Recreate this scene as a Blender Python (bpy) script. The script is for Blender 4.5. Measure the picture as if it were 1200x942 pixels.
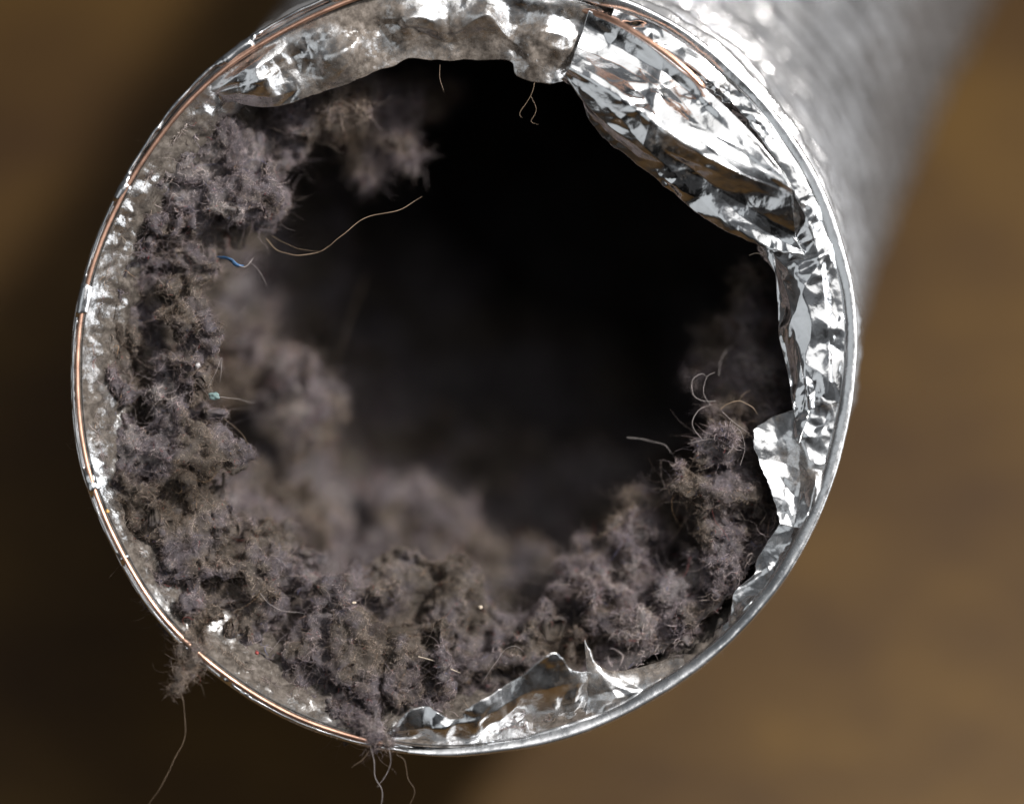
# Flexible foil duct end, packed with lint, on a brown table top.
import bpy, math, random
import numpy as np
from mathutils import Matrix, Vector

for o in list(bpy.data.objects):
    bpy.data.objects.remove(o)
SC = bpy.context.scene
COL = SC.collection
MM = 0.001
R = 51.0                      # duct radius in mm

# ------------------------------------------------------------------ frame
# "mouth frame": origin at the centre of the duct mouth, x right, y up along
# the mouth, z out of the mouth.  It is pitched 55 deg and raised over the table.
PITCH = math.radians(55)
H = 112.0                     # height of the mouth centre over the table, mm
FRAME = Matrix.Translation((0, 0, H * MM)) @ Matrix.Rotation(math.pi / 2 - PITCH, 4, 'X')
DIST = 368.7                  # camera distance to the mouth plane, mm
S = 9.04                      # photo pixels per mm at the mouth plane
CX, CY = 6.3, -5.1

# ------------------------------------------------------------------ camera
cam_data = bpy.data.cameras.new("camera")
cam_data.lens = 100
cam_data.sensor_width = 36
cam_data.clip_start = 0.01
cam_data.clip_end = 50
cam_data.dof.use_dof = True
cam_data.dof.focus_distance = (DIST + 2.5) * MM
cam_data.dof.aperture_fstop = 4.0
cam = bpy.data.objects.new("camera", cam_data)
COL.objects.link(cam)
cam.matrix_world = FRAME @ Matrix.Translation((CX * MM, CY * MM, DIST * MM))
SC.camera = cam

# ------------------------------------------------------------------ world and lamps
world = bpy.data.worlds.new("World")
SC.world = world
world.use_nodes = True
bg = world.node_tree.nodes["Background"]
_wn = world.node_tree
_tc = _wn.nodes.new('ShaderNodeTexCoord')
_sx = _wn.nodes.new('ShaderNodeSeparateXYZ')
_rp = _wn.nodes.new('ShaderNodeValToRGB')      # dim room: dark floor, grey walls, paler ceiling
_mr = _wn.nodes.new('ShaderNodeMapRange')
_mr.inputs[1].default_value = -1
_wn.links.new(_tc.outputs['Generated'], _sx.inputs[0])
_wn.links.new(_sx.outputs['Z'], _mr.inputs[0])
_wn.links.new(_mr.outputs[0], _rp.inputs[0])
_e = _rp.color_ramp.elements
_e[0].position, _e[0].color = 0.35, (0.12, 0.09, 0.07, 1)
_e[1].position, _e[1].color = 1.0, (1.0, 1.05, 1.12, 1)
_m = _e.new(0.6); _m.color = (0.35, 0.34, 0.34, 1)
_nz = _wn.nodes.new('ShaderNodeTexNoise')       # uneven tone added to the unseen room for the foil to reflect
_nz.inputs['Scale'].default_value = 2.2
_nz.inputs['Detail'].default_value = 3
_wn.links.new(_tc.outputs['Generated'], _nz.inputs['Vector'])
_nr = _wn.nodes.new('ShaderNodeMapRange')
_nr.inputs[1].default_value, _nr.inputs[2].default_value = 0.36, 0.66
_nr.inputs[3].default_value, _nr.inputs[4].default_value = 0.12, 2.6
_wn.links.new(_nz.outputs[0], _nr.inputs[0])
_mx = _wn.nodes.new('ShaderNodeMix'); _mx.data_type = 'RGBA'; _mx.blend_type = 'MULTIPLY'
_mx.inputs[0].default_value = 1.0
_wn.links.new(_rp.outputs[0], _mx.inputs[6])
_wn.links.new(_nr.outputs[0], _mx.inputs[7])
_wn.links.new(_mx.outputs[2], bg.inputs[0])
bg.inputs[1].default_value = 0.085


def area(name, loc, target, size, power, color, spread=180):
    d = bpy.data.lights.new(name, 'AREA')
    d.shape = 'RECTANGLE'
    d.size, d.size_y = size
    d.energy = power
    d.color = color
    d.spread = math.radians(spread)
    o = bpy.data.objects.new(name, d)
    COL.objects.link(o)
    p = FRAME @ Vector([c * MM for c in loc])
    t = FRAME @ Vector([c * MM for c in target])
    o.matrix_world = Matrix.Translation(p) @ (p - t).to_track_quat('Z', 'Y').to_matrix().to_4x4()
    return o


area("softbox_key", (190, 320, 560), (0, 0, 0), (0.78, 0.55), 1.45, (1.0, 0.98, 0.96))
area("lamp_hard", (390, 335, 460), (0, 0, 0), (0.07, 0.07), 9.6, (1.0, 0.96, 0.92))
area("lamp_front", (110, 170, 450), (-20, -10, -40), (0.10, 0.10), 0.34, (0.98, 0.97, 1.0))
area("softbox_fill", (-400, -120, 480), (0, 0, -20), (0.4, 0.6), 0.38, (0.93, 0.97, 1.0))
area("fill_side", (600, 40, 220), (40, 20, -40), (0.55, 0.6), 2.5, (0.95, 0.97, 1.0))  # added area light, brightens the table's right, the rim and duct flank

SC.view_settings.view_transform = 'Standard'
SC.view_settings.look = 'None'
SC.view_settings.exposure = -0.1
SC.view_settings.gamma = 1.0
SC.view_settings.use_curve_mapping = False
SC.render.engine = 'CYCLES'
SC.cycles.use_denoising = True
SC.cycles.max_bounces = 8
SC.cycles.diffuse_bounces = 2
SC.cycles.glossy_bounces = 5
SC.cycles.caustics_reflective = False
SC.cycles.caustics_refractive = False
SC.cycles.sample_clamp_indirect = 4.0
try:
    SC.cycles_curves.shape = 'RIBBONS'
except Exception:
    pass

rng = np.random.default_rng(7)

# ------------------------------------------------------------------ noise
_perm = np.random.default_rng(3).permutation(4096)
_grad = np.random.default_rng(4).normal(size=(4096, 3))
_grad /= np.linalg.norm(_grad, axis=1)[:, None]


def noise3(P, seed=0):
    """gradient noise, about -0.7 .. 0.7"""
    P = np.asarray(P, float) + seed * 17.31
    i = np.floor(P).astype(np.int64)
    f = P - i
    w = f * f * f * (f * (f * 6 - 15) + 10)
    out = np.zeros(len(P))
    for dx in (0, 1):
        for dy in (0, 1):
            for dz in (0, 1):
                h = _perm[(i[:, 0] + dx) & 4095]
                h = _perm[(h + i[:, 1] + dy) & 4095]
                h = _perm[(h + i[:, 2] + dz) & 4095]
                g = _grad[h]
                d = g[:, 0] * (f[:, 0] - dx) + g[:, 1] * (f[:, 1] - dy) + g[:, 2] * (f[:, 2] - dz)
                wx = w[:, 0] if dx else 1 - w[:, 0]
                wy = w[:, 1] if dy else 1 - w[:, 1]
                wz = w[:, 2] if dz else 1 - w[:, 2]
                out += d * wx * wy * wz
    return out


def fbm(P, octs=4, seed=0, gain=0.5):
    out, a = 0, 1.0
    for k in range(octs):
        out = out + a * noise3(P * (2.0 ** k), seed + k)
        a *= gain
    return out


def smooth(x, a, b):
    t = np.clip((x - a) / (b - a), 0, 1)
    return t * t * (3 - 2 * t)


def at(px, py, z=0.0):
    """point of the mouth frame (mm) that stands at this place of the mouth, z mm out of it"""
    k = (DIST - z) / DIST
    return np.array([CX + (px - 600) / S * k, CY - (py - 471) / S * k, z])


# ------------------------------------------------------------------ materials
def material(name):
    m = bpy.data.materials.new(name)
    m.use_nodes = True
    nt = m.node_tree
    return m, nt, nt.nodes["Principled BSDF"]


def node(nt, kind, **kw):
    n = nt.nodes.new(kind)
    for k, v in kw.items():
        if k in n.inputs:
            n.inputs[k].default_value = v
        else:
            setattr(n, k, v)
    return n


def tex_noise(nt, scale, detail=4, rough=0.55, coord=None):
    n = node(nt, 'ShaderNodeTexNoise')
    n.inputs['Scale'].default_value = scale
    n.inputs['Detail'].default_value = detail
    n.inputs['Roughness'].default_value = rough
    if coord is not None:
        nt.links.new(coord, n.inputs['Vector'])
    return n


def ramp(nt, fac, stops, interp='LINEAR'):
    r = node(nt, 'ShaderNodeValToRGB')
    r.color_ramp.interpolation = interp
    e = r.color_ramp.elements
    while len(e) < len(stops):
        e.new(0.5)
    for el, (p, c) in zip(e, stops):
        el.position = p
        el.color = (c, c, c, 1) if isinstance(c, (int, float)) else (*c, 1)
    nt.links.new(fac, r.inputs[0])
    return r


def geo_pos(nt):
    return node(nt, 'ShaderNodeNewGeometry').outputs['Position']


def foil_material(name, dust=None, rough=(0.07, 0.2), bump=0.25, tint=(0.88, 0.89, 0.9), bscale=420, dk=1.0):
    """bright foil; dust = (threshold low, high) of the dirt that clings to it"""
    m, nt, b = material(name)
    L = nt.links
    pos = geo_pos(nt)
    b.inputs['Metallic'].default_value = 1.0
    b.inputs['Base Color'].default_value = (*tint, 1)
    n1 = tex_noise(nt, 160, 5, 0.6, pos)
    r = node(nt, 'ShaderNodeMapRange')
    r.inputs[1].default_value, r.inputs[2].default_value = 0.35, 0.7
    r.inputs[3].default_value, r.inputs[4].default_value = rough
    L.new(n1.outputs[0], r.inputs[0])
    L.new(r.outputs[0], b.inputs['Roughness'])
    n2 = tex_noise(nt, bscale, 3, 0.5, pos)
    n3 = tex_noise(nt, bscale * 5, 2, 0.5, pos)
    add = node(nt, 'ShaderNodeMath', operation='MULTIPLY_ADD')
    add.inputs[1].default_value = 0.12
    L.new(n3.outputs[0], add.inputs[0])
    L.new(n2.outputs[0], add.inputs[2])
    bp = node(nt, 'ShaderNodeBump')
    bp.inputs['Strength'].default_value = bump
    bp.inputs['Distance'].default_value = 0.0006
    L.new(add.outputs[0], bp.inputs['Height'])
    L.new(bp.outputs[0], b.inputs['Normal'])
    if dust:
        out = nt.nodes['Material Output']
        d = node(nt, 'ShaderNodeBsdfPrincipled')
        d.inputs['Roughness'].default_value = 0.9
        d.inputs['Specular IOR Level'].default_value = 0.15
        c1 = tex_noise(nt, 900, 6, 0.7, pos)
        cr = ramp(nt, c1.outputs[0], [(0.3, (0.05 * dk, 0.042 * dk, 0.036 * dk)), (0.48, (0.135 * dk, 0.115 * dk, 0.098 * dk)),
                                      (0.62, (0.23 * dk, 0.20 * dk, 0.175 * dk)), (0.8, (0.34 * dk, 0.31 * dk, 0.29 * dk))])
        L.new(cr.outputs[0], d.inputs['Base Color'])
        bp2 = node(nt, 'ShaderNodeBump')
        bp2.inputs['Strength'].default_value = 0.25
        bp2.inputs['Distance'].default_value = 0.0005
        L.new(c1.outputs[0], bp2.inputs['Height'])
        L.new(bp2.outputs[0], d.inputs['Normal'])
        k1 = tex_noise(nt, 110, 2, 0.5, pos)
        k2 = tex_noise(nt, 1300, 5, 0.75, pos)
        mx = node(nt, 'ShaderNodeMath', operation='MULTIPLY_ADD')
        mx.inputs[1].default_value = 0.55
        L.new(k2.outputs[0], mx.inputs[0])
        L.new(k1.outputs[0], mx.inputs[2])
        rr = node(nt, 'ShaderNodeMapRange')
        rr.inputs[1].default_value, rr.inputs[2].default_value = dust
        L.new(mx.outputs[0], rr.inputs[0])
        mix = node(nt, 'ShaderNodeMixShader')
        L.new(rr.outputs[0], mix.inputs[0])
        L.new(b.outputs[0], mix.inputs[1])
        L.new(d.outputs[0], mix.inputs[2])
        L.new(mix.outputs[0], out.inputs[0])
    return m


def lint_material(name, fibre=False, g=0.27):
    m, nt, b = material(name)
    L = nt.links
    pos = geo_pos(nt)
    g = 0.80 if fibre else g  # felt core darkened so gaps between the fibres read as shade
    n = tex_noise(nt, 95, 4, 0.6, pos)
    c = ramp(nt, n.outputs[0], [(0.32, (0.19 * g, 0.155 * g, 0.125 * g)), (0.44, (0.36 * g, 0.31 * g, 0.27 * g)),
                                (0.55, (0.36 * g, 0.32 * g, 0.35 * g)), (0.68, (0.60 * g, 0.555 * g, 0.54 * g))])
    n3 = tex_noise(nt, 230, 3, 0.6, pos)           # paler and darker felted patches
    c3 = ramp(nt, n3.outputs[0], [(0.3, (0.55, 0.52, 0.50)), (0.5, (0.95, 0.95, 0.95)), (0.66, (1.25, 1.22, 1.2)), (0.78, (1.1, 1.2, 1.4))])
    m3 = node(nt, 'ShaderNodeMix', data_type='RGBA', blend_type='MULTIPLY')
    m3.inputs[0].default_value = 1.0
    L.new(c.outputs[0], m3.inputs[6])
    L.new(c3.outputs[0], m3.inputs[7])
    col = m3.outputs[2]
    b.inputs['Roughness'].default_value = 0.9
    b.inputs['Specular IOR Level'].default_value = 0.08
    if fibre:
        hi = node(nt, 'ShaderNodeHairInfo')
        r = ramp(nt, hi.outputs['Random'], [(0.0, (0.42, 0.36, 0.32)), (0.22, (0.95, 0.88, 0.80)), (0.42, (0.72, 0.69, 0.73)),
                                            (0.62, (1.45, 1.38, 1.34)), (0.78, (0.25, 0.21, 0.19)), (0.94, (2.1, 2.0, 1.9)),
                                            (0.975, (0.5, 0.62, 1.1)), (0.983, (1.2, 0.35, 0.33)), (0.99, (1.35, 1.0, 0.65))], 'CONSTANT')
        mul = node(nt, 'ShaderNodeMix', data_type='RGBA', blend_type='MULTIPLY')
        mul.inputs[0].default_value = 1.0
        L.new(col, mul.inputs[6])
        L.new(r.outputs[0], mul.inputs[7])
        col = mul.outputs[2]
        tr = node(nt, 'ShaderNodeBsdfTranslucent')
        L.new(col, tr.inputs[0])
        mix = node(nt, 'ShaderNodeMixShader')
        mix.inputs[0].default_value = 0.1
        L.new(b.outputs[0], mix.inputs[1])
        L.new(tr.outputs[0], mix.inputs[2])
        L.new(mix.outputs[0], nt.nodes['Material Output'].inputs[0])
    else:
        n2 = tex_noise(nt, 1600, 5, 0.7, pos)
        bp = node(nt, 'ShaderNodeBump')
        bp.inputs['Strength'].default_value = 0.9
        bp.inputs['Distance'].default_value = 0.0006
        L.new(n2.outputs[0], bp.inputs['Height'])
        L.new(bp.outputs[0], b.inputs['Normal'])
    L.new(col, b.inputs['Base Color'])
    return m


def plain(name, color, rough=0.5, metallic=0.0, noise=0.25, scale=600, spec=0.4):
    m, nt, b = material(name)
    n = tex_noise(nt, scale, 4, 0.6, geo_pos(nt))
    lo = tuple(c * (1 - noise) for c in color)
    hi = tuple(min(1, c * (1 + noise)) for c in color)
    r = ramp(nt, n.outputs[0], [(0.35, lo), (0.65, hi)])
    nt.links.new(r.outputs[0], b.inputs['Base Color'])
    b.inputs['Roughness'].default_value = rough
    b.inputs['Metallic'].default_value = metallic
    b.inputs['Specular IOR Level'].default_value = spec
    return m


M_FOIL = foil_material("foil", (0.93, 1.2), (0.08, 0.24), 0.14)
M_FOIL_RIM = foil_material("foil_rim", None, (0.16, 0.36), 0.15)
M_FOIL_WALL = foil_material("foil_outer", None, (0.10, 0.42), 0.4, (0.25, 0.25, 0.254), 260)
M_FOIL_WALL.node_tree.nodes["Principled BSDF"].inputs["Metallic"].default_value = 0.6   # diffuse share added to lift the flank; tint darkened to tame lamp glare
M_FOIL_DULL = foil_material("foil_slightly_dusty", (0.78, 1.08), (0.12, 0.32), 0.2)
M_FOIL_DIRTY = foil_material("foil_dirty", (0.62, 0.86), (0.14, 0.36), 0.3, dk=0.8)
M_FOIL_LINER = foil_material("foil_liner", (0.56, 0.82), (0.16, 0.4), 0.5, dk=0.6)
M_WIRE = plain("copper_coated_wire", (0.66, 0.40, 0.29), 0.36, 1.0, 0.3, 500)
M_LINT = lint_material("lint_felt")
M_LINT_WALL = lint_material("lint_wall_felt", False, 0.22)
M_FIBRE = lint_material("lint_fibre", True)
M_HAIR = plain("hair_tan", (0.20, 0.145, 0.10), 0.45, 0, 0.2)
M_THREAD = plain("thread_grey", (0.36, 0.32, 0.31), 0.6, 0, 0.2)
M_BLUE = plain("plastic_blue", (0.04, 0.11, 0.23), 0.4, 0, 0.7, 900, 0.6)
M_TEAL = plain("pellet_teal", (0.15, 0.22, 0.215), 0.9, 0, 0.3)
M_WHITE = plain("bead_white", (0.5, 0.48, 0.48), 0.5, 0, 0.1)
M_AMBER = plain("crumb_amber", (0.62, 0.36, 0.10), 0.4, 0, 0.2)
M_CREAM = plain("crumb_cream", (0.50, 0.42, 0.33), 0.6, 0, 0.15)
M_RED = plain("crumb_red", (0.28, 0.05, 0.045), 0.6, 0, 0.15)

# ------------------------------------------------------------------ mesh helpers


def new_mesh(name, V, F, mat, smooth_shade=True):
    me = bpy.data.meshes.new(name)
    V = np.asarray(V, float)
    F = np.asarray(F, np.int32)
    k = F.shape[1]
    me.vertices.add(len(V))
    me.vertices.foreach_set('co', V.ravel())
    me.loops.add(F.size)
    me.loops.foreach_set('vertex_index', F.ravel())
    me.polygons.add(len(F))
    me.polygons.foreach_set('loop_start', np.arange(0, F.size, k, dtype=np.int32))
    me.polygons.foreach_set('use_smooth', np.full(len(F), smooth_shade))
    me.update(calc_edges=True)
    me.validate()
    if mat:
        me.materials.append(mat)
    return me


def put(name, data, parent=None, centre=None):
    """link an object; parts take the frame of their thing, things stand at their centre"""
    o = bpy.data.objects.new(name, data)
    COL.objects.link(o)
    if parent is not None:
        o.parent = parent
    elif centre is not None:
        o.matrix_world = FRAME @ Matrix.Translation([c * MM for c in centre])
    return o


def tag(o, label=None, cat=None, group=None, kind=None):
    if label: o['label'] = label
    if cat: o['category'] = cat
    if group: o['group'] = group
    if kind: o['kind'] = kind
    return o


def grid_faces(n, m, wrap=False):
    """n rows of m vertices; wrap joins the last column to the first"""
    i, j = np.meshgrid(np.arange(n - 1), np.arange(m if wrap else m - 1), indexing='ij')
    i, j = i.ravel(), j.ravel()
    j2 = (j + 1) % m
    return np.c_[i * m + j, i * m + j2, (i + 1) * m + j2, (i + 1) * m + j]


def grid_normals(P):
    du = np.gradient(P, axis=1)
    dv = np.gradient(P, axis=0)
    n = np.cross(du, dv)
    return n / (np.linalg.norm(n, axis=2, keepdims=True) + 1e-9)


def tube_mesh(path, rad, seg=8):
    """closed tube along a path (mm)"""
    path = np.asarray(path, float)
    n = len(path)
    rad = np.broadcast_to(np.asarray(rad, float), (n,))
    t = np.gradient(path, axis=0)
    t /= np.linalg.norm(t, axis=1)[:, None] + 1e-9
    u = np.cross(t[0], [0.3, 0.5, 0.81]); u /= np.linalg.norm(u)
    V = []
    a = np.linspace(0, 2 * np.pi, seg, endpoint=False)
    for k in range(n):
        u = u - t[k] * (u @ t[k]); u /= np.linalg.norm(u)
        v = np.cross(t[k], u)
        V.append(path[k] + rad[k] * (np.cos(a)[:, None] * u + np.sin(a)[:, None] * v))
    V = np.concatenate(V)
    F = grid_faces(n, seg, True)
    return V, F


def resample(pts, n):
    """Catmull-Rom through the points, n samples even along the length"""
    p = np.asarray(pts, float)
    if len(p) > 2:
        q = np.vstack([2 * p[0] - p[1], p, 2 * p[-1] - p[-2]])
        out = []
        for k in range(1, len(q) - 2):
            t = np.linspace(0, 1, 16, endpoint=False)[:, None]
            a, b, c, d = q[k - 1], q[k], q[k + 1], q[k + 2]
            out.append(0.5 * (2 * b + (c - a) * t + (2 * a - 5 * b + 4 * c - d) * t * t + (3 * b - a - 3 * c + d) * t ** 3))
        out.append(p[-1:])
        p = np.vstack(out)
    s = np.r_[0, np.cumsum(np.linalg.norm(np.diff(p, axis=0), axis=1))]
    x = np.linspace(0, s[-1], n)
    return np.stack([np.interp(x, s, p[:, k]) for k in range(p.shape[1])], 1)


# ------------------------------------------------------------------ the duct's path
def _path():
    ds = 1.0
    n = 520
    c = np.zeros(3)
    C, U, V = [], [], []
    u = np.array([1.0, 0, 0])
    for i in range(n):
        s = i * ds
        e = max(0.0, math.radians(45) - max(0, s - 20) / 130)
        ps = math.radians(5) + math.radians(27) * min(1, s / 200)
        w = (math.cos(e) * math.sin(ps), math.cos(e) * math.cos(ps), -math.sin(e))
        d = np.array([w[0], w[1] * math.sin(PITCH) + w[2] * math.cos(PITCH), -w[1] * math.cos(PITCH) + w[2] * math.sin(PITCH)])
        k = float(smooth(np.array(s), 0, 28))
        dn = d * k + np.array([0, 0, -1.0]) * (1 - k)
        dn /= np.linalg.norm(dn)
        u = u - dn * (u @ dn); u /= np.linalg.norm(u)
        v = np.cross(u, dn)
        C.append(c.copy()); U.append(u.copy()); V.append(v.copy())
        c = c + d * ds
    return np.array(C), np.array(U), np.array(V)


PC, PU, PV = _path()


def duct_point(th, s, r):
    """th: angle in the section (0 right, 90 deg up), s: mm along the duct, r: radius in mm"""
    s = np.clip(s, 0, len(PC) - 1.001)
    i = s.astype(int)
    f = (s - i)[:, None]
    c = PC[i] * (1 - f) + PC[i + 1] * f
    u = PU[i] * (1 - f) + PU[i + 1] * f
    v = PV[i] * (1 - f) + PV[i + 1] * f
    dent = noise3(np.c_[np.cos(th) * 3.2, np.sin(th) * 3.2, s / 30.0], 27)
    r = r * (1 + 0.016 * np.cos(2 * (th - math.radians(45))) + 0.011 * dent)
    return c + (r * np.cos(th))[:, None] * u + (r * np.sin(th))[:, None] * v


# ------------------------------------------------------------------ table
def build_table():
    m, nt, b = material("brown_table")
    L = nt.links
    pos = geo_pos(nt)
    mp = node(nt, 'ShaderNodeMapping')
    mp.inputs['Scale'].default_value = (1.0, 1.7, 1.0)
    mp.inputs['Rotation'].default_value = (0, 0, 0.7)
    mp.inputs['Location'].default_value = (0.37, 0.11, 0)  # mottling shifted so its dark patches deepen the shade on the left
    L.new(pos, mp.inputs[0])
    n1 = tex_noise(nt, 16, 6, 0.65, mp.outputs[0])
    c = ramp(nt, n1.outputs[0], [(0.32, (0.034, 0.0165, 0.0050)), (0.5, (0.053, 0.0275, 0.0066)), (0.68, (0.080, 0.043, 0.0092))])
    L.new(c.outputs[0], b.inputs['Base Color'])
    b.inputs['Roughness'].default_value = 0.6
    b.inputs['Specular IOR Level'].default_value = 0.25
    n2 = tex_noise(nt, 300, 4, 0.6, mp.outputs[0])
    bp = node(nt, 'ShaderNodeBump')
    bp.inputs['Strength'].default_value = 0.3
    bp.inputs['Distance'].default_value = 0.001
    L.new(n2.outputs[0], bp.inputs['Height'])
    L.new(bp.outputs[0], b.inputs['Normal'])
    n = 40
    g = np.linspace(-1.6, 1.6, n)
    x, y = np.meshgrid(g, g)
    V = np.c_[x.ravel(), y.ravel() + 0.5, 0 * x.ravel()]
    me = new_mesh("table_top", V, grid_faces(n, n), m)
    o = put("table_top", me)
    tag(o, "plain brown wooden table top far out of focus under the duct", None, None, 'structure')


build_table()

# ------------------------------------------------------------------ duct
duct = bpy.data.objects.new("flexible_duct", None)
COL.objects.link(duct)
duct.matrix_world = FRAME
tag(duct, "silver foil flexible dryer duct with its torn open mouth full of lint", "duct")


def folds(P2, n, seed, slope, warp=1.5, span=14.0):
    """crumple: a sum of straight creases, so the sheet falls into flat facets"""
    g = np.random.default_rng(seed)
    Q = np.c_[P2, np.zeros(len(P2))]
    W = P2 + warp * np.c_[noise3(Q / 9.0, seed), noise3(Q / 9.0, seed + 5)]
    mid = P2.mean(0)
    h = np.zeros(len(P2))
    lo, hi = P2.min(0), P2.max(0)
    for k in range(n):
        c = lo + g.random(2) * (hi - lo)
        a = g.random() * np.pi
        d = np.array([np.cos(a), np.sin(a)])
        x = (W - c) @ d
        y = (W - c) @ np.array([-d[1], d[0]])
        L = span * (0.4 + g.random())
        wd = span * (0.12 + 0.3 * g.random())
        # a tent ridge of limited length
        tent = np.clip(1 - np.abs(x) / wd, 0, 1) * wd * np.clip(1.4 - np.abs(y) / L, 0, 1)
        h += tent * slope * g.choice([-1, 1]) * (0.4 + 0.8 * g.random())
    return h


_HT = np.random.default_rng(12).uniform(-1, 1, (64, 64))


def facets(P2, spacing, seed, stretch=None):
    """continuous sheet of flat triangles with random heights: crumpled foil"""
    a = seed * 1.37
    st = 1.5 if seed % 2 else 0.75
    if stretch:
        a, st = 0.35 * math.sin(seed * 7.0), stretch
    Q = np.c_[(P2[:, 0] * np.cos(a) + P2[:, 1] * np.sin(a)) / st, -P2[:, 0] * np.sin(a) + P2[:, 1] * np.cos(a)] / spacing
    Z = np.c_[Q, np.full(len(Q), seed * 2.3)]
    Q = Q + 0.75 * np.c_[noise3(Z * 0.7, seed + 11), noise3(Z * 0.7, seed + 12)] + seed * 3.7
    i = np.floor(Q).astype(int)
    f = Q - i
    H_ = lambda dx, dy: _HT[(i[:, 0] + dx) & 63, (i[:, 1] + dy) & 63]
    low = f.sum(1) < 1
    h0 = H_(0, 0) + (H_(1, 0) - H_(0, 0)) * f[:, 0] + (H_(0, 1) - H_(0, 0)) * f[:, 1]
    h1 = H_(1, 1) + (H_(0, 1) - H_(1, 1)) * (1 - f[:, 0]) + (H_(1, 0) - H_(1, 1)) * (1 - f[:, 1])
    return np.where(low, h0, h1)


def flap(name, label, rows, mat, seed, n_folds=26, slope=0.5, nu=220, nv=70, micro=0.05, hold=0.25, span=10.0, thick=0.09, soft=2, crumple=0.8, stretch=None, wave=0.9):
    """torn foil tongue: rows of points from the rim towards the opening"""
    rows3 = [resample([at(*p) for p in r], nu) for r in rows]
    A = np.array(rows3)                                   # rows, nu, 3
    k = len(rows3)
    # between the rows straight planes, softened a little at the creases
    t = np.linspace(0, k - 1, nv)
    P = np.stack([np.stack([np.interp(t, np.arange(k), A[:, j, c]) for j in range(nu)], 1) for c in range(3)], 2)
    inward = P[-1] - P[-12]
    N = grid_normals(P)
    flip = np.sign(N[..., 2].mean())
    N = N * flip
    N[..., 2] += 0.4
    N /= np.linalg.norm(N, axis=2, keepdims=True)
    P2 = P[..., :2].reshape(-1, 2)
    h = folds(P2, n_folds, seed, slope * 0.8, 1.6, span)
    Q3 = np.c_[P2, np.full(len(P2), seed * 3.1)]
    calm = smooth(noise3(Q3 / 7.0, seed + 31), -0.35, 0.25)
    if stretch:
        uu = np.r_[0, np.cumsum(np.linalg.norm(np.diff(P.mean(0), axis=0), axis=1))]
        vv = np.r_[0, np.cumsum(np.linalg.norm(np.diff(P[:, nu // 2], axis=0), axis=1))]
        PF = np.stack(np.meshgrid(uu, vv), 2).reshape(-1, 2)
    else:
        PF = P2
    h += crumple * (1.3 * facets(PF, 5.0, seed, stretch) + 0.62 * (0.25 + 0.75 * calm) * facets(PF, 2.3, seed + 1, stretch) + 0.36 * calm ** 2 * facets(P2, 1.25, seed + 2))
    h += micro * fbm(Q3 / 2.6, 3, seed)
    w = smooth(np.linspace(0, 1, nv), 0, hold)[:, None]
    h = h.reshape(nv, nu) * (0.12 + 0.88 * w)
    h += wave * noise3(np.c_[P2, np.full(len(P2), seed * 1.7)] / 4.0, seed + 70).reshape(nv, nu) * w
    h = np.clip(h, -2.4, 2.4)
    for _ in range(soft):
        h[1:-1] = 0.25 * h[:-2] + 0.5 * h[1:-1] + 0.25 * h[2:]
        h[:, 1:-1] = 0.25 * h[:, :-2] + 0.5 * h[:, 1:-1] + 0.25 * h[:, 2:]
    P = P + N * h[..., None]
    # ragged torn edge
    rag = 0.28 * fbm(np.c_[np.linspace(0, 24, nu), np.full(nu, seed), np.zeros(nu)], 3, seed, 0.5)
    edge = smooth(np.linspace(0, 1, nv), 0.75, 1.0)[:, None]
    inward /= np.linalg.norm(inward, axis=1)[:, None] + 1e-9
    P = P + inward[None] * (rag[None, :] * edge)[..., None]
    me = new_mesh(name, P.reshape(-1, 3) * MM, grid_faces(nv, nu), mat)
    o = put(name, me, duct)
    o['label'] = label
    so = o.modifiers.new("thickness", 'SOLIDIFY')
    so.thickness = thick * MM
    so.offset = 0
    return o, P


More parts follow.
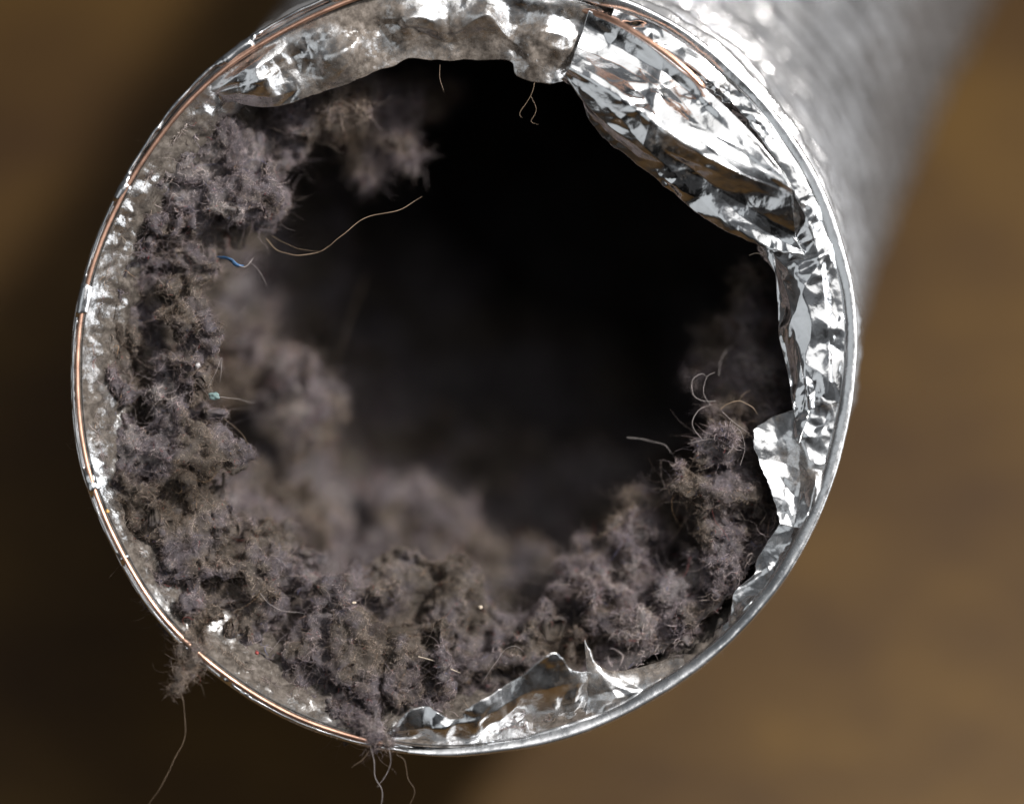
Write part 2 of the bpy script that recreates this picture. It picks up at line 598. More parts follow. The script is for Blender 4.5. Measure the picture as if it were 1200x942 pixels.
def build_duct():
    # outer corrugated wall
    nt_, ns = 560, 760
    s = 0.3 + np.linspace(0, 1, ns) ** 1.15 * 380
    th = np.linspace(0, 2 * np.pi, nt_, endpoint=False)
    SS, TH = np.meshgrid(s, th, indexing='ij')
    sf, tf = SS.ravel(), TH.ravel()
    pitch = 7.4
    ph = (sf / pitch + tf / (2 * np.pi)) % 1.0
    Q = np.c_[np.cos(tf) * 51, np.sin(tf) * 51, sf]
    crown = np.exp(-((ph - 0.5) / 0.13) ** 2)
    r = 49.6 + 2.0 * crown * smooth(sf, 1, 5)
    cr = np.abs(noise3(Q / np.array([5.0, 5.0, 2.5]), 3)) + 0.5 * np.abs(noise3(Q / 2.0, 8)) + 0.8 * noise3(Q / 14.0, 2)
    cr += 0.35 * facets(np.c_[tf * 51, sf], 3.2, 7)
    r += 1.2 * (cr - 0.3) * smooth(sf, 2, 10)
    P = duct_point(tf, sf, r)
    me = new_mesh("outer_wall", P * MM, grid_faces(ns, nt_, True), M_FOIL_WALL)
    put("outer_wall", me, duct)['label'] = "ribbed crinkled outer foil wall running back out of focus"
    # inner liner, seen between the wire and the lint
    ns2 = 90
    s = np.linspace(0.2, 40, ns2)
    SS, TH = np.meshgrid(s, np.linspace(0, 2 * np.pi, 900, endpoint=False), indexing='ij')
    sf, tf = SS.ravel(), TH.ravel()
    Q = np.c_[np.cos(tf) * 49, np.sin(tf) * 49, sf]
    lm = smooth(-np.cos(tf - math.radians(20)), -0.25, 0.25)
    r = 49.85 - 0.45 * smooth(sf, 0.2, 1.5) - lm * (4.0 * smooth(sf, 0.2, 7) - 3.4 * smooth(sf, 7, 14)) - smooth(sf, 0.3, 2) * (2.0 * np.abs(noise3(Q / 2.6, 21)) + 1.0 * np.abs(noise3(Q / 1.2, 22)))
    P = duct_point(tf, sf, r)
    me = new_mesh("inner_liner", P * MM, grid_faces(ns2, 900, True), M_FOIL_LINER)
    put("inner_liner", me, duct)['label'] = "lint-specked inner foil lining beside the copper wire"
    # rolled foil rim
    n = 1100
    a = np.linspace(0, 2 * np.pi, n, endpoint=False)
    right = 0.5 + 0.5 * np.cos(a - math.radians(-5))
    right = smooth(right, 0.42, 0.62)
    width = (0.35 + 0.65 * right) * (1 + 0.45 * noise3(np.c_[np.cos(a), np.sin(a), 0 * a] * 5.0, 35))
    prof = np.array([(-0.25, -1.6), (0.0, -0.9), (0.0, -0.3), (-0.12, 0.0), (-0.35, 0.12), (-0.65, 0.08), (-0.95, -0.02), (-1.3, -0.18), (-1.65, -0.45), (-1.85, -0.9), (-1.5, -1.5)])
    seg = len(prof)
    Q = np.c_[np.cos(a), np.sin(a), 0 * a] * 51
    er = np.c_[np.cos(a), np.sin(a), 0 * a]
    cen = duct_point(a, np.full(n, 0.0), 51.05 + 0.12 * noise3(Q / 6, 31))
    cen[:, 2] += 0.1 * noise3(Q / 5, 33) - 0.4 * (1 - right)
    P = cen[:, None, :] + (width[:, None] * prof[None, :, 0])[..., None] * er[:, None, :] + (width[:, None] * prof[None, :, 1])[..., None] * np.array([0, 0, 1.0])
    Pf = P.reshape(-1, 3)
    Pf += (0.09 * noise3(Pf / 2.6, 40) + 0.03 * noise3(Pf / 0.9, 41))[:, None] * np.array([0, 0, 1.0])
    F = grid_faces(n + 1, seg, True) % (n * seg)
    put("rolled_rim", new_mesh("rolled_rim", Pf * MM, F, M_FOIL_RIM), duct)['label'] = "rolled bright foil rim of the duct mouth"
    # a second thin foil lip outside the wire
    a = np.radians(np.linspace(98, 262, 500))
    Q = np.c_[np.cos(a), np.sin(a), 0 * a] * 51
    rows = []
    cover = smooth(noise3(Q / 7.0, 64) + 0.35 * noise3(Q / 1.5, 65), 0.12, 0.34)      # foil folded over the wire here and there
    for k, (r0, z0) in enumerate([(50.75, -2.2), (51.0, -1.0), (50.9, -0.2), (50.55, 0.05), (50.35, -0.5)]):
        p = duct_point(a, np.zeros(500), r0 + 0.16 * noise3(Q / 2.2, 50 + k) + 0.35 * smooth(np.sin(a), 0.2, 0.9) - cover * (0, 0, 0.1, 0.55, 1.0)[k])
        p[:, 2] += z0 + 0.2 * noise3(Q / 3, 60) + 0.7 * cover * (k >= 2)
        rows.append(p)
    put("outer_lip", new_mesh("outer_lip", np.concatenate(rows) * MM, grid_faces(5, 500), M_FOIL), duct)
    # the helical wire's last turn
    a = np.radians(np.linspace(258, 97, 420))
    Q = np.c_[np.cos(a), np.sin(a), 0 * a] * 51
    rad_path = 50.05 + 0.1 * noise3(Q / 8, 71) - 0.55 * smooth(np.sin(a), 0.3, 1.0)
    p = duct_point(a, np.zeros(420), rad_path)
    p[:, 2] += 0.35 + 0.15 * noise3(Q / 10, 73)
    tail = resample([at(520, -6, -1.0), at(620, -2, -2.6), at(690, 14, -1.6), at(722, 26, 1.0), at(750, 42, 2.2), at(780, 62, 2.8), at(805, 83, 3.0), at(826, 104, 2.9)], 120)
    full = np.vstack([p, resample([p[-1], at(500, -8, 0.3), tail[0]], 14)[1:-1], tail])
    rad = np.interp(np.arange(len(full)), [0, 400, 470, len(full)], [0.32, 0.32, 0.40, 0.40])
    rad[-3:] = (0.38, 0.34, 0.12)
    V, F = tube_mesh(full, rad, 10)
    put("support_wire", new_mesh("support_wire", V * MM, F, M_WIRE), duct)['label'] = "copper coloured support wire following the rim, its cut end showing at the top"
    # torn foil tongues round the mouth
    z = -0.8
    flap("foil_flap", "dust covered grey foil tongue along the top of the mouth",
         [[(240, 104, z), (290, 66, z), (350, 30, z), (420, 2, z), (480, -14, z), (560, -22, z), (640, -10, z), (700, 8, -1.6), (745, 22, -2.8)],
          [(255, 108, -2), (310, 92, -0.6), (350, 70, -2.2), (400, 62, -0.2), (440, 36, -2.4), (480, 30, -0.2), (530, 38, -1.8), (570, 18, 0.2), (600, 40, -2.2), (640, 38, -0.8), (685, 50, -2.4), (725, 62, -4)],
          [(272, 114, -4), (315, 123, -4), (350, 116, -4), (400, 98, -3.6), (455, 80, -3), (478, 70, -2.6), (510, 72, -3), (560, 72, -3), (598, 73, -3), (606, 90, -3.5), (640, 98, -4), (662, 94, -4), (700, 88, -5)]],
         M_FOIL_DIRTY, 11, 6, 0.3, 320, 90, hold=0.3, span=11, crumple=0.8, soft=1, stretch=1.9, wave=0.4)
    flap("foil_flap", "shiny crumpled foil strip behind the bent tongue, right of the mouth",
         [[(720, 6, z), (800, 45, z), (880, 108, z), (940, 183, z), (980, 262, z), (995, 340, z), (999, 410, z), (992, 470, z)],
          [(715, 25, -1), (790, 64, -0.5), (862, 124, -0.4), (915, 196, -0.4), (952, 275, -0.4), (966, 350, -0.4), (972, 420, -0.4), (968, 475, -1)],
          [(705, 60, -3.5), (780, 100, -3.0), (845, 150, -2.6), (885, 225, -2.8), (905, 285, -4), (925, 350, -2), (938, 420, -1.8), (948, 480, -1.6)],
          [(700, 80, -6), (760, 120, -6), (830, 170, -6), (870, 235, -6), (893, 296, -5), (908, 320, -3.4), (914, 400, -3.2), (926, 460, -2), (936, 521, -1)]],
         M_FOIL, 22, 10, 0.4, 420, 130, span=9, crumple=0.75, soft=1, stretch=1.3, wave=0.4)
    flap("foil_flap", "large shiny foil tongue bent inward at the upper right of the mouth",
         [[(690, 12, -1.0), (750, 45, -0.6), (822, 100, 0.2), (875, 150, 1.0), (908, 190, 1.8), (926, 216, 2.2)],
          [(676, 55, -1.4), (735, 80, -0.6), (800, 130, 0.6), (865, 180, 1.4), (927, 221, 2.2)],
          [(668, 80, -0.4), (720, 110, 0.8), (800, 168, 1.6), (860, 200, 2.0), (928, 228, 2.4)],
          [(662, 88, -1.0), (702, 138, -0.9), (780, 192, -0.6), (850, 232, -0.6), (932, 280, 0.2)],
          [(657, 94, -1.5), (678, 112, -2.6), (692, 142, -2.6), (722, 172, -2.6), (770, 206, -2.6), (805, 238, -2.8), (842, 262, -2.8), (900, 289, -1.6), (943, 299, -0.2)]],
         M_FOIL, 35, 6, 0.25, 420, 150, hold=0.1, span=9, crumple=0.6, soft=1, stretch=2.2, wave=0.45)
    flap("foil_flap", "small folded foil tongue low on the right, under the pointed strip",
         [[(998, 440, z), (988, 505, z), (975, 560, z), (950, 620, z)],
          [(955, 470, -1.5), (938, 525, -2), (938, 575, -1.8), (930, 618, -1.6)],
          [(938, 478, -2.6), (900, 490, -3.6), (882, 507, -2.2), (891, 545, -2), (905, 580, -1.8), (914, 614, -1.8)]],
         M_FOIL_DULL, 43, 3, 0.25, 200, 80, span=8, crumple=0.7, wave=0.5)
    flap("foil_flap", "narrow ragged foil edge at the lower right of the mouth",
         [[(972, 575, z), (932, 645, z), (882, 712, z), (822, 770, z), (750, 815, z), (685, 846, z)],
          [(942, 600, -1.2), (905, 665, -1.4), (868, 712, -1.6), (815, 768, -1.6), (745, 800, -1.4), (690, 815, -1.2)],
          [(914, 610, -2.4), (888, 652, -2.6), (884, 672, -1.6), (862, 692, -2.6), (855, 722, -2.6), (848, 746, -2.6), (826, 762, -2.6),
           (790, 772, -2.8), (745, 783, -2.4), (712, 786, -1.6), (694, 774, -1.0), (684, 748, -0.6)]],
         M_FOIL_DULL, 57, 5, 0.2, 300, 60, span=8, crumple=0.6, wave=0.5)
    flap("foil_flap", "creased foil tongue standing up at the bottom of the mouth",
         [[(450, 876, z), (520, 882, z), (600, 876, z), (690, 850, z), (730, 832, z)],
          [(458, 868, -1.4), (520, 871, -1.6), (590, 858, -1.8), (650, 842, -1.6), (700, 830, -1.2)],
          [(460, 856, -0.6), (510, 852, 0.4), (560, 840, 0.6), (620, 812, 1.0), (672, 802, 0.2), (698, 800, -1.4)],
          [(461, 852, -0.6), (478, 834, 0.6), (500, 828, 0.8), (528, 842, 0.6), (545, 840, 0.6), (550, 826, 1.0), (600, 800, 1.6), (643, 766, 2.4), (657, 769, 2.0), (668, 784, 0.8), (692, 788, -1)]],
         M_FOIL_DULL, 63, 4, 0.2, 260, 100, span=9, crumple=0.6, wave=0.5)


build_duct()

# ------------------------------------------------------------------ lint
_t = (1 + 5 ** 0.5) / 2
_IV = np.array([(-1, _t, 0), (1, _t, 0), (-1, -_t, 0), (1, -_t, 0), (0, -1, _t), (0, 1, _t), (0, -1, -_t), (0, 1, -_t),
                (_t, 0, -1), (_t, 0, 1), (-_t, 0, -1), (-_t, 0, 1)], float)
_IF = [(0, 11, 5), (0, 5, 1), (0, 1, 7), (0, 7, 10), (0, 10, 11), (1, 5, 9), (5, 11, 4), (11, 10, 2), (10, 7, 6), (7, 1, 8),
       (3, 9, 4), (3, 4, 2), (3, 2, 6), (3, 6, 8), (3, 8, 9), (4, 9, 5), (2, 4, 11), (6, 2, 10), (8, 6, 7), (9, 8, 1)]


def ico(sub):
    V = [tuple(v / np.linalg.norm(v)) for v in _IV]
    F = list(_IF)
    for _ in range(sub):
        cache, G = {}, []

        def mid(a, b):
            k = (min(a, b), max(a, b))
            if k not in cache:
                m = (np.array(V[a]) + np.array(V[b])) / 2
                V.append(tuple(m / np.linalg.norm(m)))
                cache[k] = len(V) - 1
            return cache[k]
        for a, b, c in F:
            x, y, z = mid(a, b), mid(b, c), mid(c, a)
            G += [(a, x, z), (b, y, x), (c, z, y), (x, y, z)]
        F = G
    return np.array(V), np.array(F)


ICO1 = ico(1)


def voxel_union(cen, rad, voxel, g):
    """one skin over many overlapping lumps (mm) -> vertices, triangles"""
    V0, F0 = ICO1
    n = len(cen)
    sc = np.exp(g.normal(0, 0.5, (n, 1, 3))) * rad[:, None, None]
    V = (V0[None] * sc + cen[:, None, :]).reshape(-1, 3)
    F = (F0[None] + (np.arange(n) * len(V0))[:, None, None]).reshape(-1, 3)
    me = new_mesh("lumps", V, F, None)
    o = bpy.data.objects.new("lumps", me)
    COL.objects.link(o)
    md = o.modifiers.new("r", 'REMESH')
    md.mode = 'VOXEL'
    md.voxel_size = voxel
    md.adaptivity = 0.0
    dg = bpy.context.evaluated_depsgraph_get()
    ev = o.evaluated_get(dg).to_mesh()
    nv = len(ev.vertices)
    co = np.empty(nv * 3); ev.vertices.foreach_get('co', co)
    ev.calc_loop_triangles()
    tr = np.empty(len(ev.loop_triangles) * 3, np.int32); ev.loop_triangles.foreach_get('vertices', tr)
    bpy.data.objects.remove(o)
    bpy.data.meshes.remove(me)
    return co.reshape(-1, 3), tr.reshape(-1, 3)


def vert_normals(V, F):
    a, b, c = V[F[:, 0]], V[F[:, 1]], V[F[:, 2]]
    fn = np.cross(b - a, c - a)
    N = np.zeros_like(V)
    for k in range(3):
        np.add.at(N, F[:, k], fn)
    return N / (np.linalg.norm(N, axis=1)[:, None] + 1e-12), fn


def sample_surface(V, F, N, n, g, face_dir=None, lo=-0.35, wt=None):
    a, b, c = V[F[:, 0]], V[F[:, 1]], V[F[:, 2]]
    ar = np.linalg.norm(np.cross(b - a, c - a), axis=1)
    if face_dir is not None:
        fn = N[F[:, 0]]
        ar = ar * np.where(fn @ face_dir > lo, 1, 0)
    if wt is not None:
        ar = ar * wt[F].mean(1)
    i = g.choice(len(F), n, p=ar / ar.sum())
    u, v = g.random(n), g.random(n)
    k = u + v > 1
    u[k], v[k] = 1 - u[k], 1 - v[k]
    w = 1 - u - v
    P = w[:, None] * a[i] + u[:, None] * b[i] + v[:, None] * c[i]
    Nn = w[:, None] * N[F[i, 0]] + u[:, None] * N[F[i, 1]] + v[:, None] * N[F[i, 2]]
    return P, Nn / (np.linalg.norm(Nn, axis=1)[:, None] + 1e-9)


def unit(v):
    return v / (np.linalg.norm(v, axis=-1, keepdims=True) + 1e-9)


def grow(P, N, g, length=(1.2, 3.4), stand=0.45, curl=0.9, npts=6):
    """curly fibres that start on a surface and wander over it; mm"""
    n = len(P)
    # neighbouring fibres share a drift so that they read as felted wisps
    drift = np.stack([noise3(P / 2.2, 90 + k) for k in range(3)], 1) * 3.4
    d = unit(g.normal(size=(n, 3)) * 0.75 + N * stand + drift * 0.9)
    L = length[0] + (length[1] - length[0]) * g.random(n) ** 2.2
    step = (L / (npts - 1))[:, None]
    axis = unit(g.normal(size=(n, 3)))
    ang = g.normal(0, curl, n)
    pts = [P - N * 0.06]
    flat = np.where(g.random(n) < 0.8, 0.7, 0.0) * (stand < 0.5)
    for k in range(npts - 1):
        d = unit(d + np.cross(axis, d) * ang[:, None] * 0.75 + g.normal(size=(n, 3)) * 0.28)
        # keep it from diving straight into the felt
        dn = (d * N).sum(1)
        d = unit(d - N * (flat * dn)[:, None])
        dn = (d * N).sum(1)
        d = unit(d + N * np.clip(-dn - 0.25, 0, 1)[:, None])
        pts.append(pts[-1] + d * step)
        axis = unit(axis + g.normal(size=(n, 3)) * 0.35)
    return np.stack(pts, 1)


def hair_object(name, strands, rad, mat, parent=None, centre=None):
    """strands: n x k x 3 in mm, rad: n"""
    n, k, _ = strands.shape
    cu = bpy.data.hair_curves.new(name)
    cu.add_curves([k] * n)
    cu.points.foreach_set('position', (strands * MM).astype(np.float32).ravel())
    at_ = cu.attributes.get('radius') or cu.attributes.new('radius', 'FLOAT', 'POINT')
    taper = np.r_[np.ones(k - 2), 0.8, 0.35]
    at_.data.foreach_set('value', (rad[:, None] * taper[None] * MM).astype(np.float32).ravel())
    cu.materials.append(mat)
    return put(name, cu, parent, centre)


TOCAM = np.array([0, 0, 1.0])


def felt(V, F, seed, amp=1.0):
    """lumpy, pitted surface of felted lint"""
    N, _ = vert_normals(V, F)
    pits = smooth(noise3(V / 4.2, seed + 3), 0.10, 0.30) * 3.6 + smooth(noise3(V / 1.7, seed + 4), 0.12, 0.36) * 2.0
    pits = 1.9 * (1 - np.exp(-pits / 1.9))
    h = 1.5 * fbm(V / 4.4, 3, seed, 0.6) + 0.45 * noise3(V / 1.25, seed + 9) - 0.7 * np.abs(noise3(V / np.array([1.6, 0.9, 1.1]), seed + 12)) + 0.32 * noise3(V / 0.6, seed + 14) - pits
    V = V + N * (amp * h)[:, None]
    felt.open = 1.0 - 0.4 * np.clip(pits / 2.6, 0, 1)
    N, _ = vert_normals(V, F)
    return V, N


def lint_clump(label, seeds, seed, density=40, voxel=0.32, sub=10, length=(0.3, 1.35), frad=(0.007, 0.019), stand=0.12, name="lint_clump", amp=1.0, group="lint clumps caught in the duct mouth"):
    g = np.random.default_rng(seed)
    cen, rad = [], []
    for (px, py, z, r) in seeds:
        c = at(px, py, z)
        cen.append(c[None]); rad.append([r * 0.74])
        k = int(sub * (0.6 + r / 8))
        d = unit(g.normal(size=(k, 3)))
        cr = r * (0.10 + 0.42 * g.random(k) ** 2.4)
        cen.append(c + d * (r * (0.72 + 0.38 * g.random(k)))[:, None])
        rad.append(cr)
    cen = np.concatenate(cen); rad = np.concatenate(rad)
    V, F = voxel_union(cen, rad, voxel, g)
    V, N = felt(V, F, seed, amp)
    base = V.mean(0)
    o = put(name, new_mesh(name, (V - base) * MM, F, M_LINT), None, base)
    tag(o, label, "lint", group)
    area_ = 0.5 * np.linalg.norm(np.cross(V[F[:, 1]] - V[F[:, 0]], V[F[:, 2]] - V[F[:, 0]]), axis=1).sum()
    n = int(area_ * 0.6 * density)
    P, Nn = sample_surface(V, F, N, n, g, TOCAM, wt=felt.open)
    st = grow(P, Nn, g, length, stand, 1.5)
    k = int(n * 0.022)
    P2, N2 = sample_surface(V, F, N, max(k, 4), g, TOCAM)
    st2 = grow(P2, N2, g, (2.0, 7.0), 0.7, 0.4)
    st = np.concatenate([st, st2])
    rr = frad[0] + (frad[1] - frad[0]) * g.random(len(st)) ** 1.5
    rr[n:] *= 0.55
    f = hair_object("fibres", st - base, rr, M_FIBRE, o)
    f['kind'] = 'stuff'
    return o, n


TOTAL = 0


def build_lint():
    global TOTAL
    g = np.random.default_rng(77)
    # continuous lining of the inner wall
    ns, nt_ = 260, 620
    s = 4 + np.linspace(0, 1, ns) ** 1.5 * 270
    th = np.linspace(0, 2 * np.pi, nt_, endpoint=False)
    SS, TH = np.meshgrid(s, th, indexing='ij')
    sf, tf = SS.ravel(), TH.ravel()
    Q = np.c_[np.cos(tf) * 45, np.sin(tf) * 45, sf]
    left = smooth(-np.cos(tf - math.radians(36)), -0.2, 0.7)       # thick on the lower left
    thick = 2.6 + (2.0 + 9.0 * smooth(sf, 12, 40)) * left + 5.0 * np.clip(noise3(Q / 16, 5) + 0.1, -0.3, 1) + 5.0 * noise3(Q / 7, 6)
    ring = np.exp(-((sf - 88 - 8 * noise3(Q / 30, 8)) / 6) ** 2) + 0.8 * np.exp(-((sf - 56 - 8 * noise3(Q / 30, 9)) / 5) ** 2) + 1.4 * np.exp(-((sf - 120 - 6 * noise3(Q / 30, 10)) / 7) ** 2)
    thick += 8.5 * ring * (0.35 + 0.65 * left)
    thick *= smooth(sf, 3, 14) * 0.85 + 0.15
    thick += 2.2 * noise3(Q / 2.6, 7) * smooth(sf, 4, 10) + 0.5 * noise3(Q / 1.2, 12) * (1 - smooth(sf, 40, 90))
    r = 47.6 - np.clip(thick, -0.2, 30)
    V = duct_point(tf, sf, r)
    Fq = grid_faces(ns, nt_, True)
    F = np.concatenate([Fq[:, [0, 2, 1]], Fq[:, [0, 3, 2]]])
    N, _ = vert_normals(V, F)
    cc = V - duct_point(tf, sf, np.zeros(len(sf)))
    if (N * cc).sum() > 0:
        F = F[:, ::-1]; N = -N
    o = put("lint_lining", new_mesh("lint_lining", V * MM, F, M_LINT_WALL), None, (0, 0, 0))
    tag(o, "grey brown felted lint lining the inside wall of the duct", "lint", None, 'stuff')
    near = V[F[:, 0]][:, 2] > -75
    n = 60000
    P, Nn = sample_surface(V, F[near], N, n, g)
    st = grow(P, Nn, g, (1.2, 4.0), 0.5)
    front = V[F[:, 0]][:, 2] > -24
    P, Nn = sample_surface(V, F[front], N, 60000, g)
    st = np.concatenate([st, grow(P, Nn, g, (0.4, 1.8), 0.15, 1.5)])
    f = hair_object("fibres", st, np.r_[0.015 + 0.022 * g.random(n), 0.008 + 0.011 * g.random(60000)], M_FIBRE, o)
    f['kind'] = 'stuff'
    TOTAL += n

    clumps = [
        ("knobbly lint clump at the upper left, above the blue scrap",
         [(250, 190, -8, 4.62), (215, 232, -6, 4.20), (288, 236, -8, 4.62), (320, 165, -13, 4.20), (365, 140, -11, 3.36), (245, 272, -10, 4.20), (275, 180, -12, 4.20),
          (190, 262, -5, 2.18), (190, 205, -5, 2.52), (310, 250, -9, 2.18), (300, 205, -9, 3.36)], dict()),
        ("blurred lint wisps hanging under the dusty top foil",
         [(392, 122, -9, 1.78), (408, 116, -10, 1.48), (420, 128, -9, 0.89), (430, 136, -9, 0.67), (400, 108, -12, 2.22), (440, 150, -19, 1.78), (432, 120, -20, 2.22), (462, 120, -22, 2.22), (470, 150, -22, 1.92), (484, 188, -18, 0.67), (474, 176, -18, 0.89), (462, 165, -19, 1.18), (430, 205, -21, 1.26), (424, 185, -21, 1.48), (505, 118, -26, 1.63), (520, 105, -27, 1.33), (480, 100, -24, 2.22), (450, 185, -22, 1.63), (360, 120, -12, 2.22), (350, 138, -14, 2.4), (376, 128, -15, 2.6), (410, 142, -17, 2.0), (448, 122, -20, 2.4), (488, 106, -23, 2.2), (420, 108, -16, 2.4)], dict(density=20, length=(1.5, 5))),
        ("dark pitted lint mass along the left side of the mouth",
         [(228, 330, -6, 3.6), (215, 368, -4.5, 3.0), (230, 408, -6, 3.2), (222, 448, -4.5, 3.4), (200, 476, -5, 3.4), (225, 500, -6, 3.2), (203, 530, -4.5, 3.4), (196, 570, -5, 3.0),
          (140, 330, -6.5, 2.4), (146, 382, -6.5, 2.8), (134, 432, -6, 2.4), (150, 458, -6.5, 2.4), (138, 508, -6, 2.6), (150, 558, -6, 2.4), (190, 345, -9, 3), (180, 420, -10, 3.0), (222, 300, -9, 3.0), (158, 290, -6.5, 2.4)], dict()),
        ("dense matted lint mass at the lower left beside the copper wire",
         [(192, 560, -5, 5.5), (180, 602, -5, 3.4), (215, 612, -6, 5.5), (262, 645, -8, 6), (230, 690, -5, 4.6), (312, 688, -9, 6), (206, 650, -5, 3.4), (250, 610, -9, 4), (340, 660, -12, 4),
          (270, 705, -6, 5), (178, 618, -4.5, 2.8), (208, 676, -4.5, 3.0), (242, 714, -4.5, 2.8), (162, 572, -5, 2.3), (280, 745, -5, 2.6)], dict()),
        ("broad matted lint bank across the bottom of the mouth",
         [(360, 735, -9, 5.5), (415, 720, -11, 5.5), (470, 732, -12, 5.5), (535, 738, -12, 5.5), (595, 742, -12, 5.5), (640, 752, -11, 4.6), (420, 788, -6, 5.5), (478, 795, -6, 5.5),
          (392, 820, -4, 2.6), (520, 786, -8, 5), (440, 836, -3, 3.2), (572, 780, -9.5, 3.6), (625, 780, -9, 3.0), (400, 760, -7, 5), (352, 800, -5, 2.4), (412, 842, -4, 2.2)], dict()),
        ("spiky pale lint tuft rising at the lower right of the hole",
         [(700, 668, -13, 4.2), (738, 640, -15, 4.4), (768, 612, -17, 3.2), (722, 712, -11, 4.4), (735, 742, -9.5, 4.0), (768, 690, -13, 3.4), (688, 690, -12, 2.8), (785, 735, -9.5, 3.4), (672, 668, -13, 1.8), (755, 600, -17, 1.6)],
         dict(length=(0.6, 2.2), stand=0.6)),
        ("tall crumbly lint column against the right foil",
         [(846, 532, -8, 3.4), (842, 576, -7.5, 4.2), (836, 628, -7.5, 4.2), (836, 678, -7.5, 4.0), (812, 715, -8, 4.0), (866, 600, -10, 3.6), (872, 560, -10, 3.0), (852, 508, -8, 1.8), (836, 502, -8, 1.6), (850, 645, -9, 3.6)],
         dict()),
        ("blurred lint lump jutting from the left wall inside the hole",
         [(345, 450, -26, 2.4), (365, 480, -27, 2.6), (374, 507, -28, 2.2), (330, 430, -28, 2.8), (352, 428, -26, 1.4), (386, 470, -28, 1.6), (318, 455, -30, 3.4), (350, 522, -28, 2.4), (275, 450, -30, 5), (240, 430, -30, 5), (290, 410, -30, 4)], dict(density=16, length=(1.5, 4))),
        ("blurred lint mound low inside the hole behind the bottom bank",
         [(500, 645, -40, 5.5), (450, 655, -38, 5.5), (552, 662, -42, 5), (385, 640, -32, 4.6), (330, 605, -28, 4.2), (290, 565, -26, 4), (295, 625, -24, 4.2), (350, 590, -30, 2.4)], dict(density=12, length=(1.5, 4))),
        ("faint lint fuzz behind the pointed foil strip on the right",
         [(872, 372, -20, 3.0), (862, 420, -20, 3.2), (885, 330, -18, 2.4), (890, 440, -16, 3.4), (840, 400, -26, 2.6), (888, 480, -15, 3.4)], dict(density=12, length=(1.5, 4))),
    ]
    for i, (lab, seeds, kw) in enumerate(clumps):
        o, n = lint_clump(lab, seeds, 100 + i * 7, **kw)
        TOTAL += n

    # sparse dust fibres on the dirty foil by the wire and on the top tongue
    n = 14000
    a = np.radians(85 + 200 * g.random(n))
    s = 0.5 + 8 * g.random(n) ** 0.8
    P = duct_point(a, s, np.full(n, 48.2))
    C = duct_point(a, s, np.zeros(n))
    keep = noise3(P / 3.0, 44) > -0.02
    P, C = P[keep], C[keep]
    st = grow(P, unit(C - P + np.array([0, 0, 20.0])), g, (0.6, 2.0), 0.25)
    f = hair_object("lint_dust", st, 0.009 + 0.014 * g.random(len(st)), M_FIBRE, None, (0, 0, 0))
    tag(f, "thin scatter of lint fibres on the foil beside the wire", "lint", None, 'stuff')


build_lint()

# ------------------------------------------------------------------ loose hairs, threads, crumbs


def strand(name, label, pts, rad, mat, cat="hair", group=None, seed=0, wob=0.25):
    p = resample([at(*q) for q in pts], 60)
    p = p + wob * np.stack([noise3(p / 2.5, seed + k) for k in range(3)], 1)
    r = np.full(60, rad * 0.42)
    r[-12:] *= np.linspace(1, 0.35, 12)
    V, F = tube_mesh(p, r, 6)
    base = p[0]
    o = put(name, new_mesh(name, (V - base) * MM, F, mat), None, base)
    tag(o, label, cat, group)
    return o


def lump(name, label, px, py, z, size, mat, cat, seed, group=None):
    V, F = ico(2)
    V = V * np.asarray(size) * (1 + 0.9 * noise3(V * 1.6, seed))[:, None]
    o = put(name, new_mesh(name, V * MM, F, mat), None, at(px, py, z))
    return tag(o, label, cat, group)


